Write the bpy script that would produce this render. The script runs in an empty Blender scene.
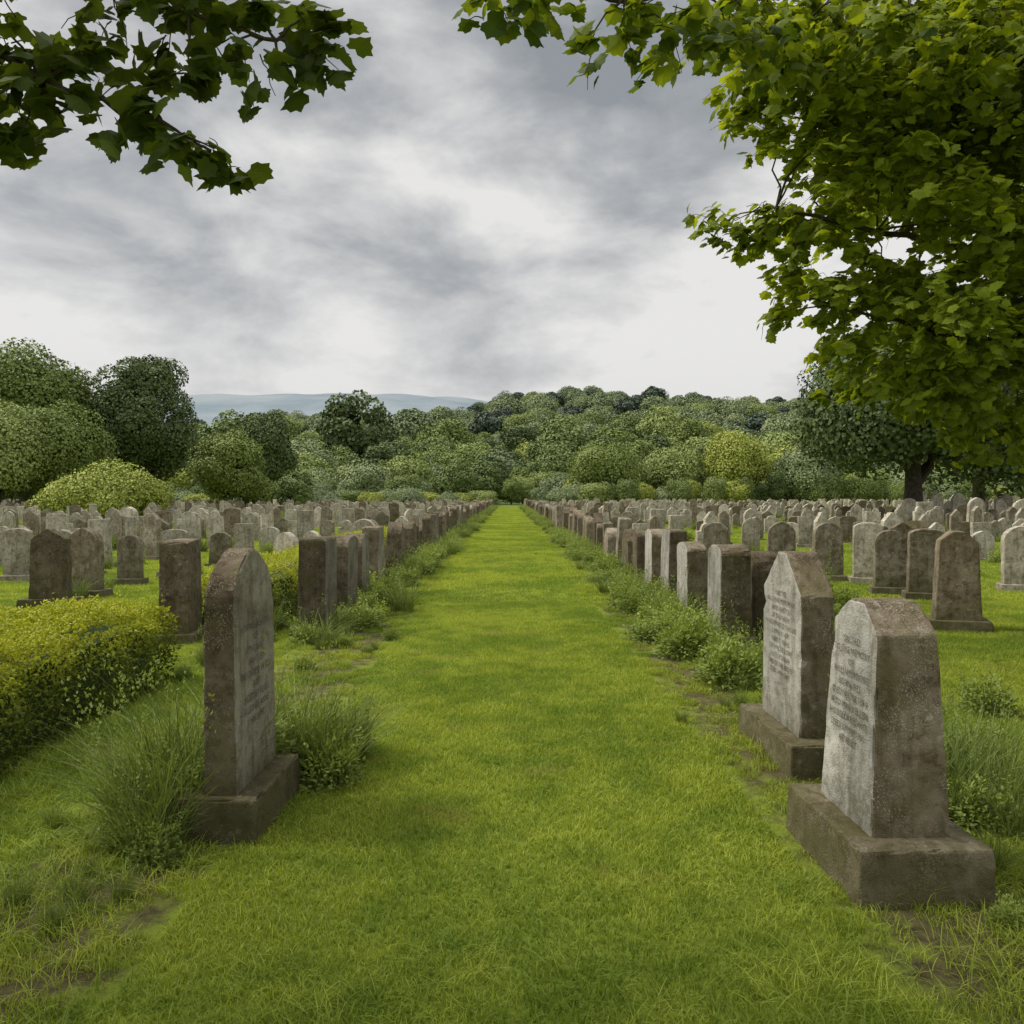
import bpy, bmesh, math, random
import numpy as np
from mathutils import Vector, Matrix
rng=np.random.default_rng(7); random.seed(7)
sc=bpy.context.scene
sc.view_settings.view_transform='Standard'
try: sc.view_settings.look='None'
except Exception: pass
sc.view_settings.exposure=0
COL=sc.collection

# ------------------------------------------------------------------ mesh utils
def mk_mesh(name,V,F,tint=None,mats=(),midx=None,smooth=False):
    me=bpy.data.meshes.new(name)
    V=np.asarray(V,dtype=np.float32)
    if not isinstance(F,list): F=[F]
    F=[np.asarray(f,dtype=np.int32) for f in F if len(f)]
    me.vertices.add(len(V)); me.vertices.foreach_set('co',V.ravel())
    nl=sum(f.size for f in F); npoly=sum(len(f) for f in F)
    me.loops.add(nl); me.polygons.add(npoly)
    me.loops.foreach_set('vertex_index',np.concatenate([f.ravel() for f in F]))
    st=[];o=0
    for f in F:
        st.append(o+np.arange(len(f))*f.shape[1]); o+=f.size
    me.polygons.foreach_set('loop_start',np.concatenate(st).astype(np.int32))
    if midx is not None: me.polygons.foreach_set('material_index',np.asarray(midx,dtype=np.int32))
    me.polygons.foreach_set('use_smooth',np.full(npoly,smooth,dtype=bool))
    me.update(calc_edges=True)
    if tint is not None:
        a=me.attributes.new('tint','FLOAT','POINT'); a.data.foreach_set('value',np.asarray(tint,dtype=np.float32))
    for m in mats: me.materials.append(m)
    return me
def add(name,me,parent=None,loc=(0,0,0),rot=(0,0,0),link=True):
    o=bpy.data.objects.new(name,me)
    if link: COL.objects.link(o)
    o.location=loc; o.rotation_euler=rot
    if parent: o.parent=parent
    return o
def norm(a): return a/np.maximum(np.linalg.norm(a,axis=-1,keepdims=True),1e-9)
def stamp(T,TF,pos,axis,nrm,size,tint):
    y=norm(axis); x=norm(np.cross(y,nrm)); z=np.cross(x,y)
    s=np.asarray(size).reshape(-1,1,1)
    V=pos[:,None,:]+s*(T[None,:,0:1]*x[:,None,:]+T[None,:,1:2]*y[:,None,:]+T[None,:,2:3]*z[:,None,:])
    N,M=len(pos),len(T)
    F=(TF[None,:,:]+(np.arange(N)*M)[:,None,None]).reshape(-1,TF.shape[1])
    return V.reshape(-1,3),F,np.repeat(tint,M)
def rdir(n): return norm(rng.normal(size=(n,3)))
_o=[(0,0),(.2,-.12),(.44,-.02),(.43,.17),(.60,.40),(.40,.52),(.33,.72),(.14,.78),(0,1.0)]
_o=_o+[(-x,y) for x,y in _o[-2:0:-1]]
LEAF=np.array([(0,.38,.05)]+[(x,y,-.28*abs(x)-.14*max(0,y-.4)) for x,y in _o])
nO=len(_o); LEAF_F=np.array([(0,1+i,1+(i+1)%nO) for i in range(nO)])
SL=np.array([(0,0,0),(.32,.35,-.08),(.0,1,-.12),(-.32,.35,-.08),(0,.45,.05)]); SL_F=np.array([(0,1,4),(1,2,4),(2,3,4),(3,0,4)])
CD=np.array([(-.5,-.25,-.06),(.1,-.5,.03),(.5,.2,-.08),(-.15,.5,.04)]); CD_F=np.array([(0,1,2,3)])

def tube(pts,rad,sides=6):
    pts=np.asarray(pts,float); n=len(pts)
    t=norm(np.gradient(pts,axis=0)); ref=np.array([.31,.2,.93]) if abs(t[0][2])<.8 else np.array([.9,.3,.1])
    x=norm(np.cross(t,ref)); y=np.cross(t,x)
    a=np.arange(sides)*2*math.pi/sides
    V=pts[:,None,:]+np.asarray(rad)[:,None,None]*(np.cos(a)[None,:,None]*x[:,None,:]+np.sin(a)[None,:,None]*y[:,None,:])
    F=[]
    for i in range(n-1):
        for j in range(sides):
            k=(j+1)%sides
            F.append((i*sides+j,i*sides+k,(i+1)*sides+k,(i+1)*sides+j))
    return V.reshape(-1,3),np.array(F)
class Acc:
    def __init__(s): s.V=[];s.F={};s.T=[];s.n=0
    def add(s,V,F,T=None):
        s.V.append(V); s.F.setdefault(F.shape[1],[]).append(F+s.n); s.n+=len(V)
        s.T.append(np.zeros(len(V)) if T is None else T)
    def mesh(s,name,mats,smooth=False):
        return mk_mesh(name,np.concatenate(s.V),[np.concatenate(f) for f in s.F.values()],np.concatenate(s.T),mats,smooth=smooth)
def curve(a,b,sag=0.0,wob=.05,n=6):
    a=np.array(a,float);b=np.array(b,float); t=np.linspace(0,1,n)[:,None]
    L=np.linalg.norm(b-a); p=a+(b-a)*t; p[:,2]+=(np.sin(t*math.pi)[:,0])*sag*L
    w=rng.normal(size=(n,3))*wob*L*.5; w[0]=0; w[-1]=0
    return p+w

# ------------------------------------------------------------------ materials
def newmat(name):
    m=bpy.data.materials.new(name); m.use_nodes=True; nt=m.node_tree; nt.nodes.clear()
    return m,nt,nt.nodes,nt.links
def N(ns,t,**k):
    n=ns.new(t)
    for a,b in k.items(): setattr(n,a,b)
    return n
def mixc(ns,ln,fac,a,b,blend='MIX'):
    m=N(ns,'ShaderNodeMix',data_type='RGBA',blend_type=blend)
    for s,v in ((m.inputs[0],fac),(m.inputs[6],a),(m.inputs[7],b)):
        if isinstance(v,bpy.types.NodeSocket): ln.new(v,s)
        else: s.default_value=v if not isinstance(v,tuple) else (*v,1)
    return m.outputs[2]
def mth(ns,ln,op,a,b=None,c=None,clamp=False):
    m=N(ns,'ShaderNodeMath',operation=op,use_clamp=clamp)
    for i,v in enumerate((a,b,c)):
        if v is None: continue
        if isinstance(v,bpy.types.NodeSocket): ln.new(v,m.inputs[i])
        else: m.inputs[i].default_value=v
    return m.outputs[0]
def noise(ns,ln,vec,scale,detail=4,rough=.55):
    n=N(ns,'ShaderNodeTexNoise'); n.inputs['Scale'].default_value=scale; n.inputs['Detail'].default_value=detail; n.inputs['Roughness'].default_value=rough
    if vec is not None: ln.new(vec,n.inputs['Vector'])
    return n.outputs['Fac']
def ramp(ns,ln,fac,stops):
    r=N(ns,'ShaderNodeValToRGB'); e=r.color_ramp.elements
    while len(e)<len(stops): e.new(.5)
    for i,(p,c) in enumerate(stops):
        e[i].position=p; e[i].color=(*c,1) if isinstance(c,tuple) else (c,c,c,1)
    ln.new(fac,r.inputs[0]); return r.outputs[0]
def maprange(ns,ln,v,a,b,c=0,d=1,smooth=True):
    m=N(ns,'ShaderNodeMapRange',interpolation_type='SMOOTHSTEP' if smooth else 'LINEAR')
    ln.new(v,m.inputs[0])
    for i,x in enumerate((a,b,c,d)): m.inputs[i+1].default_value=x
    return m.outputs[0]
def foliage(name,dark,light,trans=.3,objvar=.35,pnoise=0,rough=.6,pc=None):
    m,nt,ns,ln=newmat(name)
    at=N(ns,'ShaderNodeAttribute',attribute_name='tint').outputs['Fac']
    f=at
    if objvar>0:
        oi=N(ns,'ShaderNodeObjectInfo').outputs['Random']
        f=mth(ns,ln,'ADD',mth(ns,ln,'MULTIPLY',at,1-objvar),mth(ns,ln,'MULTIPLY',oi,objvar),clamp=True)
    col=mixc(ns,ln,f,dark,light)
    if pnoise:
        g=N(ns,'ShaderNodeNewGeometry').outputs['Position']
        nf=noise(ns,ln,g,pnoise,1)
        nf2=noise(ns,ln,g,pnoise*6,2)
        k=mth(ns,ln,'ADD',mth(ns,ln,'MULTIPLY',nf,.5),mth(ns,ln,'MULTIPLY',nf2,.5))
        col=mixc(ns,ln,maprange(ns,ln,k,.40,.60),col,mixc(ns,ln,.9,col,pc or (1,1,1),'MULTIPLY'))
        n3=noise(ns,ln,g,pnoise*3.1,2)
        col=mixc(ns,ln,maprange(ns,ln,n3,.60,.72,0,.5),col,(.34,.31,.10))
    b=N(ns,'ShaderNodeBsdfPrincipled'); ln.new(col,b.inputs['Base Color']); b.inputs['Roughness'].default_value=rough
    b.inputs['Specular IOR Level'].default_value=.25
    last=b.outputs[0]
    if trans>0:
        t=N(ns,'ShaderNodeBsdfTranslucent'); ln.new(mixc(ns,ln,1.0,col,(1.6,1.45,.5),'MULTIPLY'),t.inputs['Color'])
        mx=N(ns,'ShaderNodeMixShader'); mx.inputs[0].default_value=trans
        ln.new(b.outputs[0],mx.inputs[1]); ln.new(t.outputs[0],mx.inputs[2]); last=mx.outputs[0]
    o=N(ns,'ShaderNodeOutputMaterial'); ln.new(last,o.inputs[0]); return m
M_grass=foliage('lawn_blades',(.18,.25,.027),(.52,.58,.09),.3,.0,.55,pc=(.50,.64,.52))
M_tall=foliage('tall_grass',(.06,.10,.025),(.27,.34,.09),.25,.2)
M_weed=foliage('weed_leaves',(.07,.115,.025),(.32,.40,.09),.25,.3)
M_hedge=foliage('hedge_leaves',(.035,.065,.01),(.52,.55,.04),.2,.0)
M_near=foliage('lime_leaves',(.05,.09,.012),(.35,.43,.035),.45,.0)
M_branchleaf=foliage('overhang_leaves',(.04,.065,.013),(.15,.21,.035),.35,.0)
M_tree=foliage('tree_leaves',(.11,.15,.035),(.24,.30,.07),.0,.35)
M_tree_d=foliage('dark_tree_leaves',(.06,.09,.03),(.13,.175,.055),.0,.35)
M_tree_y=foliage('yellow_tree_leaves',(.22,.26,.04),(.40,.44,.09),.0,.3)
M_far=foliage('hazed_ridge_leaves',(.075,.105,.075),(.12,.155,.10),.0,.7)  # bluish distance haze mixed into the ridge leaf colour
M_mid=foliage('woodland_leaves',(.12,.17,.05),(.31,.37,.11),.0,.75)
M_mid2=foliage('hazy_woodland_leaves',(.14,.19,.095),(.28,.33,.15),.0,.75)  # paler leaves, with the haze of distance in their colour
def barkmat():
    m,nt,ns,ln=newmat('bark'); g=N(ns,'ShaderNodeTexCoord').outputs['Object']
    f=noise(ns,ln,g,6,8); b=N(ns,'ShaderNodeBsdfPrincipled'); b.inputs['Roughness'].default_value=.9
    ln.new(ramp(ns,ln,f,[(.3,(.03,.022,.015)),(.7,(.11,.09,.065))]),b.inputs['Base Color'])
    bp=N(ns,'ShaderNodeBump'); bp.inputs['Strength'].default_value=.6; ln.new(f,bp.inputs['Height']); ln.new(bp.outputs[0],b.inputs['Normal'])
    o=N(ns,'ShaderNodeOutputMaterial'); ln.new(b.outputs[0],o.inputs[0]); return m
M_bark=barkmat()
def stonemat(name,c1,c2,c3,lich,mossamt=.6,detail=True,spot=.75,dk=.75):
    m,nt,ns,ln=newmat(name); g=N(ns,'ShaderNodeNewGeometry').outputs['Position']
    tc=N(ns,'ShaderNodeTexCoord').outputs['Object']; oi=N(ns,'ShaderNodeObjectInfo').outputs['Random']
    big=noise(ns,ln,g,2.6,4,.65); med=noise(ns,ln,g,14,5,.7); fine=noise(ns,ln,g,130,2,.7)
    col=ramp(ns,ln,big,[(.34,c1),(.5,c2),(.64,c3)])
    col=mixc(ns,ln,maprange(ns,ln,med,.47,.62),col,mixc(ns,ln,dk,col,(.45,.41,.34),'MULTIPLY'))
    mp=N(ns,'ShaderNodeMapping'); mp.inputs['Scale'].default_value=(16,16,1.6); ln.new(g,mp.inputs[0])
    st=noise(ns,ln,mp.outputs[0],1.0,3,.6)
    col=mixc(ns,ln,mth(ns,ln,'MULTIPLY',maprange(ns,ln,st,.5,.66),.6),col,mixc(ns,ln,1.0,col,(.52,.48,.41),'MULTIPLY'))
    spk=mth(ns,ln,'MULTIPLY',maprange(ns,ln,fine,.54,.64),maprange(ns,ln,noise(ns,ln,g,5,3),.42,.58))
    col=mixc(ns,ln,mth(ns,ln,'MULTIPLY',spk,spot),col,lich)
    if detail:
        vo=N(ns,'ShaderNodeTexVoronoi'); vo.inputs['Scale'].default_value=17; ln.new(g,vo.inputs['Vector'])
        pat=mth(ns,ln,'MULTIPLY',maprange(ns,ln,mth(ns,ln,'ADD',vo.outputs['Distance'],mth(ns,ln,'MULTIPLY',med,.6)),.56,.46),maprange(ns,ln,noise(ns,ln,g,3.3,3),.48,.6))
        col=mixc(ns,ln,mth(ns,ln,'MULTIPLY',pat,.45),col,lich)
        gm=mth(ns,ln,'MULTIPLY',maprange(ns,ln,noise(ns,ln,g,4.1,4,.7),.50,.64),.55)
        col=mixc(ns,ln,gm,col,(.12,.11,.045))
    col=mixc(ns,ln,oi,mixc(ns,ln,1.0,col,(.76,.74,.70),'MULTIPLY'),mixc(ns,ln,1.0,col,(1.2,1.18,1.14),'MULTIPLY'))
    z=N(ns,'ShaderNodeSeparateXYZ'); ln.new(tc,z.inputs[0])
    mo=mth(ns,ln,'MULTIPLY',maprange(ns,ln,mth(ns,ln,'ADD',z.outputs[2],mth(ns,ln,'MULTIPLY',med,-.6)),.2,-.2),mossamt)
    col=mixc(ns,ln,mo,col,(.085,.085,.03))
    b=N(ns,'ShaderNodeBsdfPrincipled'); b.inputs['Roughness'].default_value=.88; b.inputs['Specular IOR Level'].default_value=.2
    ln.new(col,b.inputs['Base Color'])
    h=mth(ns,ln,'ADD',mth(ns,ln,'MULTIPLY',med,1.0),mth(ns,ln,'MULTIPLY',fine,.5))
    bp=N(ns,'ShaderNodeBump'); bp.inputs['Strength'].default_value=.9; bp.inputs['Distance'].default_value=.015; ln.new(h,bp.inputs['Height']); ln.new(bp.outputs[0],b.inputs['Normal'])
    o=N(ns,'ShaderNodeOutputMaterial'); ln.new(b.outputs[0],o.inputs[0]); return m
M_st_dark=stonemat('mossy_dark_stone',(.09,.068,.043),(.14,.11,.075),(.20,.165,.12),(.36,.33,.26))
M_st_brown=stonemat('weathered_brown_stone',(.135,.105,.07),(.205,.165,.118),(.29,.245,.185),(.46,.43,.35))
M_st_grey=stonemat('weathered_grey_stone',(.17,.14,.105),(.265,.23,.18),(.35,.315,.26),(.54,.51,.45))
M_st_light=stonemat('pale_stone',(.33,.295,.245),(.46,.42,.355),(.58,.54,.475),(.66,.64,.58),.35,False)
M_st_face=stonemat('dressed_lit_face',(.31,.30,.28),(.41,.40,.38),(.51,.50,.48),(.64,.63,.60),.5,False,.4,.45)  # dressed side towards the path, its lit look put into a paler colour
M_st_faceb=stonemat('dressed_lit_brown_face',(.18,.16,.13),(.26,.235,.195),(.33,.305,.265),(.48,.46,.40),.5,False,.5,.5)  # brown version, also paler to carry the lit look of that side
m,nt,ns,ln=newmat('engraving'); b=N(ns,'ShaderNodeBsdfPrincipled'); b.inputs['Roughness'].default_value=.95
ln.new(ramp(ns,ln,noise(ns,ln,N(ns,'ShaderNodeNewGeometry').outputs['Position'],25,4),[(.42,(.07,.06,.05)),(.62,(.22,.20,.17))]),b.inputs['Base Color'])
o=N(ns,'ShaderNodeOutputMaterial'); ln.new(b.outputs[0],o.inputs[0]); M_eng=m

# ------------------------------------------------------------------ ground
def ss(a,b,x): t=np.clip((x-a)/(b-a),0,1); return t*t*(3-2*t)
def hgt(x,y):
    x=np.asarray(x,float); y=np.asarray(y,float)
    rise=ss(135,720,y)
    h=rise*(50+19*ss(-70,0,x)*(1-.45*ss(200,420,x))+2*np.sin(x/90+1)+1.0*np.sin(x/37))
    h+=ss(150,260,y)*3*np.sin(x/31+y/45)
    far=ss(1300,2700,y)*(285+7*np.sin(x/420+.6)+3*np.sin(x/170)-110*ss(-350,500,x))
    return h+far
xs=np.sinh(np.linspace(-1,1,221)*6)/math.sinh(6)*6500
ty=np.linspace(0,1,260); ys=-40+np.sinh(ty*5.2)/math.sinh(5.2)*7000
X,Y=np.meshgrid(xs,ys); Z=hgt(X,Y)
Vg=np.stack([X,Y,Z],-1).reshape(-1,3); nx=len(xs)
ii=np.arange(len(ys)-1)[:,None]*nx+np.arange(nx-1)[None,:]; ii=ii.ravel()
Fg=np.stack([ii,ii+1,ii+nx+1,ii+nx],-1)
m,nt,ns,ln=newmat('ground_turf'); g=N(ns,'ShaderNodeNewGeometry').outputs['Position']
sep=N(ns,'ShaderNodeSeparateXYZ'); ln.new(g,sep.inputs[0]); px,py=sep.outputs[0],sep.outputs[1]
n1=noise(ns,ln,g,.45,3); n2=noise(ns,ln,g,7,6,.7); n3=noise(ns,ln,g,60,3,.7)
lawn=ramp(ns,ln,mth(ns,ln,'ADD',mth(ns,ln,'MULTIPLY',n1,.4),mth(ns,ln,'ADD',mth(ns,ln,'MULTIPLY',n2,.35),mth(ns,ln,'MULTIPLY',n3,.25))),[(.38,(.11,.155,.018)),(.5,(.19,.24,.03)),(.62,(.25,.30,.042))])
dirt=ramp(ns,ln,n2,[(.35,(.075,.06,.03)),(.55,(.14,.125,.055)),(.7,(.17,.19,.05))])
ax=mth(ns,ln,'ABSOLUTE',mth(ns,ln,'SUBTRACT',mth(ns,ln,'ABSOLUTE',px),1.72))
dm=maprange(ns,ln,mth(ns,ln,'ADD',ax,mth(ns,ln,'MULTIPLY',n2,.9)),.95,.65)
col=mixc(ns,ln,dm,lawn,dirt)
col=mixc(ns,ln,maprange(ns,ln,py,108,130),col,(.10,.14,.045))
haze_hill=ramp(ns,ln,noise(ns,ln,g,.004,6),[(.4,(.19,.235,.27)),(.6,(.265,.30,.32))])  # far hill: blue distance haze painted into the ground colour
col=mixc(ns,ln,maprange(ns,ln,py,900,1500),col,haze_hill)
b=N(ns,'ShaderNodeBsdfPrincipled'); b.inputs['Roughness'].default_value=.95; b.inputs['Specular IOR Level'].default_value=.1
ln.new(col,b.inputs['Base Color'])
bp=N(ns,'ShaderNodeBump'); bp.inputs['Strength'].default_value=.8; bp.inputs['Distance'].default_value=.04; ln.new(mth(ns,ln,'ADD',n2,mth(ns,ln,'MULTIPLY',n3,.6)),bp.inputs['Height']); ln.new(bp.outputs[0],b.inputs['Normal'])
o=N(ns,'ShaderNodeOutputMaterial'); ln.new(b.outputs[0],o.inputs[0])
add('ground',mk_mesh('ground',Vg,Fg,mats=[m],smooth=True))

# ------------------------------------------------------------------ scatter (geometry nodes)
def scatter(name,protos,P,R,S,pid):
    me=bpy.data.meshes.new(name); P=np.asarray(P,np.float32)
    me.vertices.add(len(P)); me.vertices.foreach_set('co',P.ravel())
    for nm,d in (('rot',R),('scl',S)):
        a=me.attributes.new(nm,'FLOAT_VECTOR','POINT'); a.data.foreach_set('vector',np.asarray(d,np.float32).ravel())
    a=me.attributes.new('pid','INT','POINT'); a.data.foreach_set('value',np.asarray(pid,np.int32))
    ob=add(name,me)
    ng=bpy.data.node_groups.new(name,'GeometryNodeTree')
    ng.interface.new_socket('Geometry',in_out='INPUT',socket_type='NodeSocketGeometry')
    ng.interface.new_socket('Geometry',in_out='OUTPUT',socket_type='NodeSocketGeometry')
    ns,ln=ng.nodes,ng.links; gi=ns.new('NodeGroupInput'); go=ns.new('NodeGroupOutput'); jn=ns.new('GeometryNodeJoinGeometry')
    def na(n,t):
        k=ns.new('GeometryNodeInputNamedAttribute'); k.data_type=t; k.inputs['Name'].default_value=n
        return [s for s in k.outputs if s.name=='Attribute' and s.enabled][0]
    ra=na('rot','FLOAT_VECTOR'); sa=na('scl','FLOAT_VECTOR'); pa=na('pid','INT')
    er=ns.new('FunctionNodeEulerToRotation'); ln.new(ra,er.inputs[0])
    for i,p in enumerate(protos):
        oi=ns.new('GeometryNodeObjectInfo'); oi.inputs['Object'].default_value=p; oi.inputs['As Instance'].default_value=True
        c=ns.new('FunctionNodeCompare'); c.data_type='INT'; c.operation='EQUAL'
        ins=[s for s in c.inputs if s.enabled]; ln.new(pa,ins[0]); ins[1].default_value=i
        ip=ns.new('GeometryNodeInstanceOnPoints'); ln.new(gi.outputs[0],ip.inputs['Points']); ln.new(c.outputs[0],ip.inputs['Selection'])
        ln.new(oi.outputs['Geometry'],ip.inputs['Instance']); ln.new(er.outputs[0],ip.inputs['Rotation']); ln.new(sa,ip.inputs['Scale'])
        ln.new(ip.outputs[0],jn.inputs[0])
    ln.new(jn.outputs[0],go.inputs[0])
    md=ob.modifiers.new('scatter','NODES'); md.node_group=ng
    return ob

# ------------------------------------------------------------------ grass blades
def blades(n,rad,l0,l1,w,lean0,lean1,segs,loose=.8,square=False):
    if square: p=rng.uniform(-rad,rad,(n,2))
    else: r=rad*np.sqrt(rng.random(n)); a=rng.random(n)*6.283; p=np.stack([r*np.cos(a),r*np.sin(a)],-1)
    L=rng.uniform(l0,l1,n)
    th=np.arctan2(p[:,1],p[:,0])+rng.normal(size=n)*loose
    lean=rng.uniform(lean0,lean1,n); d=np.stack([np.cos(th),np.sin(th)],-1); sd=np.stack([-np.sin(th),np.cos(th)],-1)
    tw=rng.normal(size=n)*.9; sd=sd*np.cos(tw)[:,None]+d*np.sin(tw)[:,None]
    V=[]
    for s in range(segs+1):
        t=s/segs
        hor=L*lean*t**1.8; z=L*(t-(.35*lean)*t**2)
        c=np.concatenate([p+d*hor[:,None],z[:,None]],-1)
        ww=w*(1-t)**.6*rng.uniform(.8,1.2,n) if s<segs else np.full(n,w*.08)
        o3=np.concatenate([sd*ww[:,None]*.5,np.zeros((n,1))],-1)
        V+= [c-o3,c+o3]
    V=np.stack(V,1)
    k=2*(segs+1); F=[]
    for s in range(segs): F.append([2*s,2*s+1,2*s+3,2*s+2])
    F=np.array(F); FF=(F[None]+(np.arange(n)*k)[:,None,None]).reshape(-1,4)
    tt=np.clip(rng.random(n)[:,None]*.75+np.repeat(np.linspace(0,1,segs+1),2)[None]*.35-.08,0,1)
    return V.reshape(-1,3),FF,tt.ravel()
protoG=[]
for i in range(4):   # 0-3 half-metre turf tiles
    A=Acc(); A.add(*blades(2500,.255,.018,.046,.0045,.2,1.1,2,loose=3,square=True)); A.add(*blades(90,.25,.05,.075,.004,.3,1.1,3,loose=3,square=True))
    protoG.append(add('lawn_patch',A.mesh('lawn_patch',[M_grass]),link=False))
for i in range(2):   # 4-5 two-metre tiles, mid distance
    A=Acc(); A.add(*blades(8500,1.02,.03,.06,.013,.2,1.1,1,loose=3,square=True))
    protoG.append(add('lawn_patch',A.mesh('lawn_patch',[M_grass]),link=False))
for i in range(2):   # 6-7 rough, longer unmown grass
    A=Acc(); A.add(*blades(110,.17,.05,.12,.0045,.4,1.5,3,loose=1.6))
    protoG.append(add('rough_patch',A.mesh('rough_patch',[M_grass]),link=False))
for i in range(2):   # 8-9 small sparse clumps for worn ground
    A=Acc(); A.add(*blades(260,.13,.015,.05,.0045,.3,1.2,2,loose=3))
    protoG.append(add('lawn_clump',A.mesh('lawn_clump',[M_grass]),link=False))
P=[];R=[];S=[];I=[]
def pg(x,y,i,rz,s=1,sz=1): P.append((x,y,0));R.append((0,0,rz));S.append((s,s,sz));I.append(i)
yy=1.25
while yy<12:
    xx=-10.0
    while xx<10:
        if abs(xx)<.74*yy+1.0:
            worn=abs(abs(xx)-1.72)<.42 and yy>2.7
            if worn:
                for k in range(10):
                    if random.random()<.68: pg(xx+random.uniform(-.25,.25),yy+random.uniform(-.25,.25),random.choice([8,9]),random.random()*6,random.uniform(.6,1.1),random.uniform(.7,1.5))
            else: pg(xx,yy,random.randrange(4),random.randrange(4)*math.pi/2,1,random.uniform(.85,1.15))
        xx+=.5
    yy+=.5
yy=13.0
while yy<62:
    xx=-46.
    while xx<46:
        if abs(xx)<.74*yy+1.6: pg(xx,yy,random.choice([4,5]),random.randrange(4)*math.pi/2,1,random.uniform(.85,1.15)*(1 if yy<40 else .8))
        xx+=2
    yy+=2
while yy<112:
    for xx in (-1.0,1.0): pg(xx,yy,random.choice([4,5]),random.randrange(4)*math.pi/2,1,.7)
    yy+=2
cnt=0
while cnt<300:
    y_=math.sqrt(random.uniform(1.9**2,6**2)); x_=random.uniform(-1,1)*(.72*y_+.8)
    if x_<-1.1-.3*random.random() and x_>-2.8 or x_>1.35+.4*random.random() or (y_<2.7 and random.random()<.3):
        pg(x_,y_,random.choice([6,7]),random.random()*6,random.uniform(.8,1.2),random.uniform(.5,1.2)); cnt+=1
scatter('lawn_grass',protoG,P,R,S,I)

# weeds & tall tufts
protoT=[]
for i in range(3):
    A=Acc(); A.add(*blades(150,.12,.22,.52,.008,.15,1.0,5)); 
    V,F,T=blades(9,.1,.45,.66,.004,.1,.5,4); A.add(V,F,T)
    tip=V.reshape(9,-1,3)[:,-1]; q_=np.repeat(tip,9,0)+rng.normal(size=(81,3))*[.008,.008,.035]; A.add(*stamp(SL,SL_F,q_,rdir(81)+[0,0,1.2],rdir(81),np.full(81,.018),np.full(81,1.)))
    protoT.append(add('tall_tuft',A.mesh('tall_tuft',[M_tall]),link=False))
for i in range(3):
    A=Acc(); n=1000
    d=rdir(n); d[:,2]=np.abs(d[:,2]); r=rng.random(n)**.45
    lump=1+.3*np.sin(d[:,0]*5+i)*np.cos(d[:,1]*6)
    pos=d*np.array([.24,.24,.30])*(r*lump)[:,None]; pos[:,2]+=.02
    ax=norm(d+rdir(n)*.8+[0,0,.2]); nr=norm(d*.6+[0,0,.8]+rdir(n)*.5)
    A.add(*stamp(SL,SL_F,pos,ax,nr,rng.uniform(.025,.055,n),np.clip(.1+.6*r*rng.random(n)+.5*pos[:,2]/.3,0,1)))
    A.add(*blades(50,.16,.15,.42,.005,.1,.8,4))
    for k in range(12):
        a=rng.random()*6.28; b0=np.array([math.cos(a)*.14,math.sin(a)*.14,.15]); e0=b0+np.array([math.cos(a)*.1,math.sin(a)*.1,rng.uniform(.14,.3)])
        t=np.linspace(0,1,12)[:,None]; A.add(*stamp(SL,SL_F,b0+(e0-b0)*t,rdir(12)+[0,0,.5],rdir(12)+[0,0,1],rng.uniform(.02,.04,12),rng.uniform(.5,1,12)))
    protoT.append(add('leafy_weed',A.mesh('leafy_weed',[M_weed]),link=False))
L=[]
def put(x,y,pid,s,sz=None): L.append((x,y,pid,s,sz or s))
for x,y,s in [(-1.60,3.75,1.2),(-1.66,3.9,1.35),(-1.56,4.1,1.45),(-1.76,3.75,1.05),(-1.62,3.55,.85),(-1.72,4.2,1.3),(-1.85,3.95,1.1),(-1.0,4.5,1.1),(-1.15,4.6,1.25),(-.98,4.8,1.0),(-1.3,4.7,1.35),(-1.5,4.5,1.4),(-1.55,3.6,.7)]:
    put(x,y,random.randint(0,2),s)
for x,y,s in [(-.98,4.4,.7),(-1.72,3.6,.5),(-1.05,4.9,.9),(-1.6,3.85,.9),(-1.45,4.4,1.2)]: put(x,y,random.randint(3,5),s)
for x,y,s in [(2.15,3.9,1.0),(2.3,4.1,1.1),(2.1,4.25,1.0),(2.45,4.0,.9),(2.2,4.5,1.1),(2.5,4.4,1.0),(2.65,4.2,.8),(2.35,3.7,.7),(2.8,4.6,.9),(2.05,3.35,.45),(2.2,3.2,.4)]:
    put(x,y,random.randint(0,2),s)
for x,y,s in [(2.25,3.8,.7),(2.6,4.5,.8),(2.4,4.8,1.0),(2.2,5.2,.9),(2.0,5.7,.8),(3.5,5.8,.8)]: put(x,y,random.randint(3,5),s)
for x,y,s in [(1.85,6.7,1.15),(1.98,6.9,1.0),(1.75,7.9,1.2),(1.9,8.1,1.2),(2.05,7.6,.9),(2.35,7.2,.9)]: put(x,y,random.randint(3,5),s,s*.95); put(x+.1,y+.1,random.randint(0,2),s*.8)
y=8.9
while y<100:
    for sgn in (-1,1):
        if random.random()<.16: continue
        for k in range(3):
            xx=sgn*(1.93+random.gauss(0,.17)); s=random.uniform(.55,1.35)
            put(xx,y+random.uniform(-.4,.4),random.choice([0,1,2,3,4,5,3,4,5]),s*1.05,s*random.uniform(.65,1.05))
        if random.random()<.7: put(sgn*(2.75+random.gauss(0,.25)),y+random.uniform(-.4,.4),random.choice([0,1,3,4]),random.uniform(.6,1.1))
    y+=.5 if y<30 else .9
for i in range(700):
    yy=random.uniform(8,75); sg=random.choice([-1,1]); xx=sg*(random.choice([4.15,6.5,8.95,11.4,13.85,16.3,18.7,21])+random.gauss(0,.35))
    if abs(xx)<.75*yy: put(xx,yy,random.choice([0,1,3,4,5]),random.uniform(.5,1.3))
for i in range(20): put(-2.85+random.gauss(0,.1),random.uniform(5.6,9),random.choice([0,1,3,4,5]),random.uniform(.3,.55))
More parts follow.
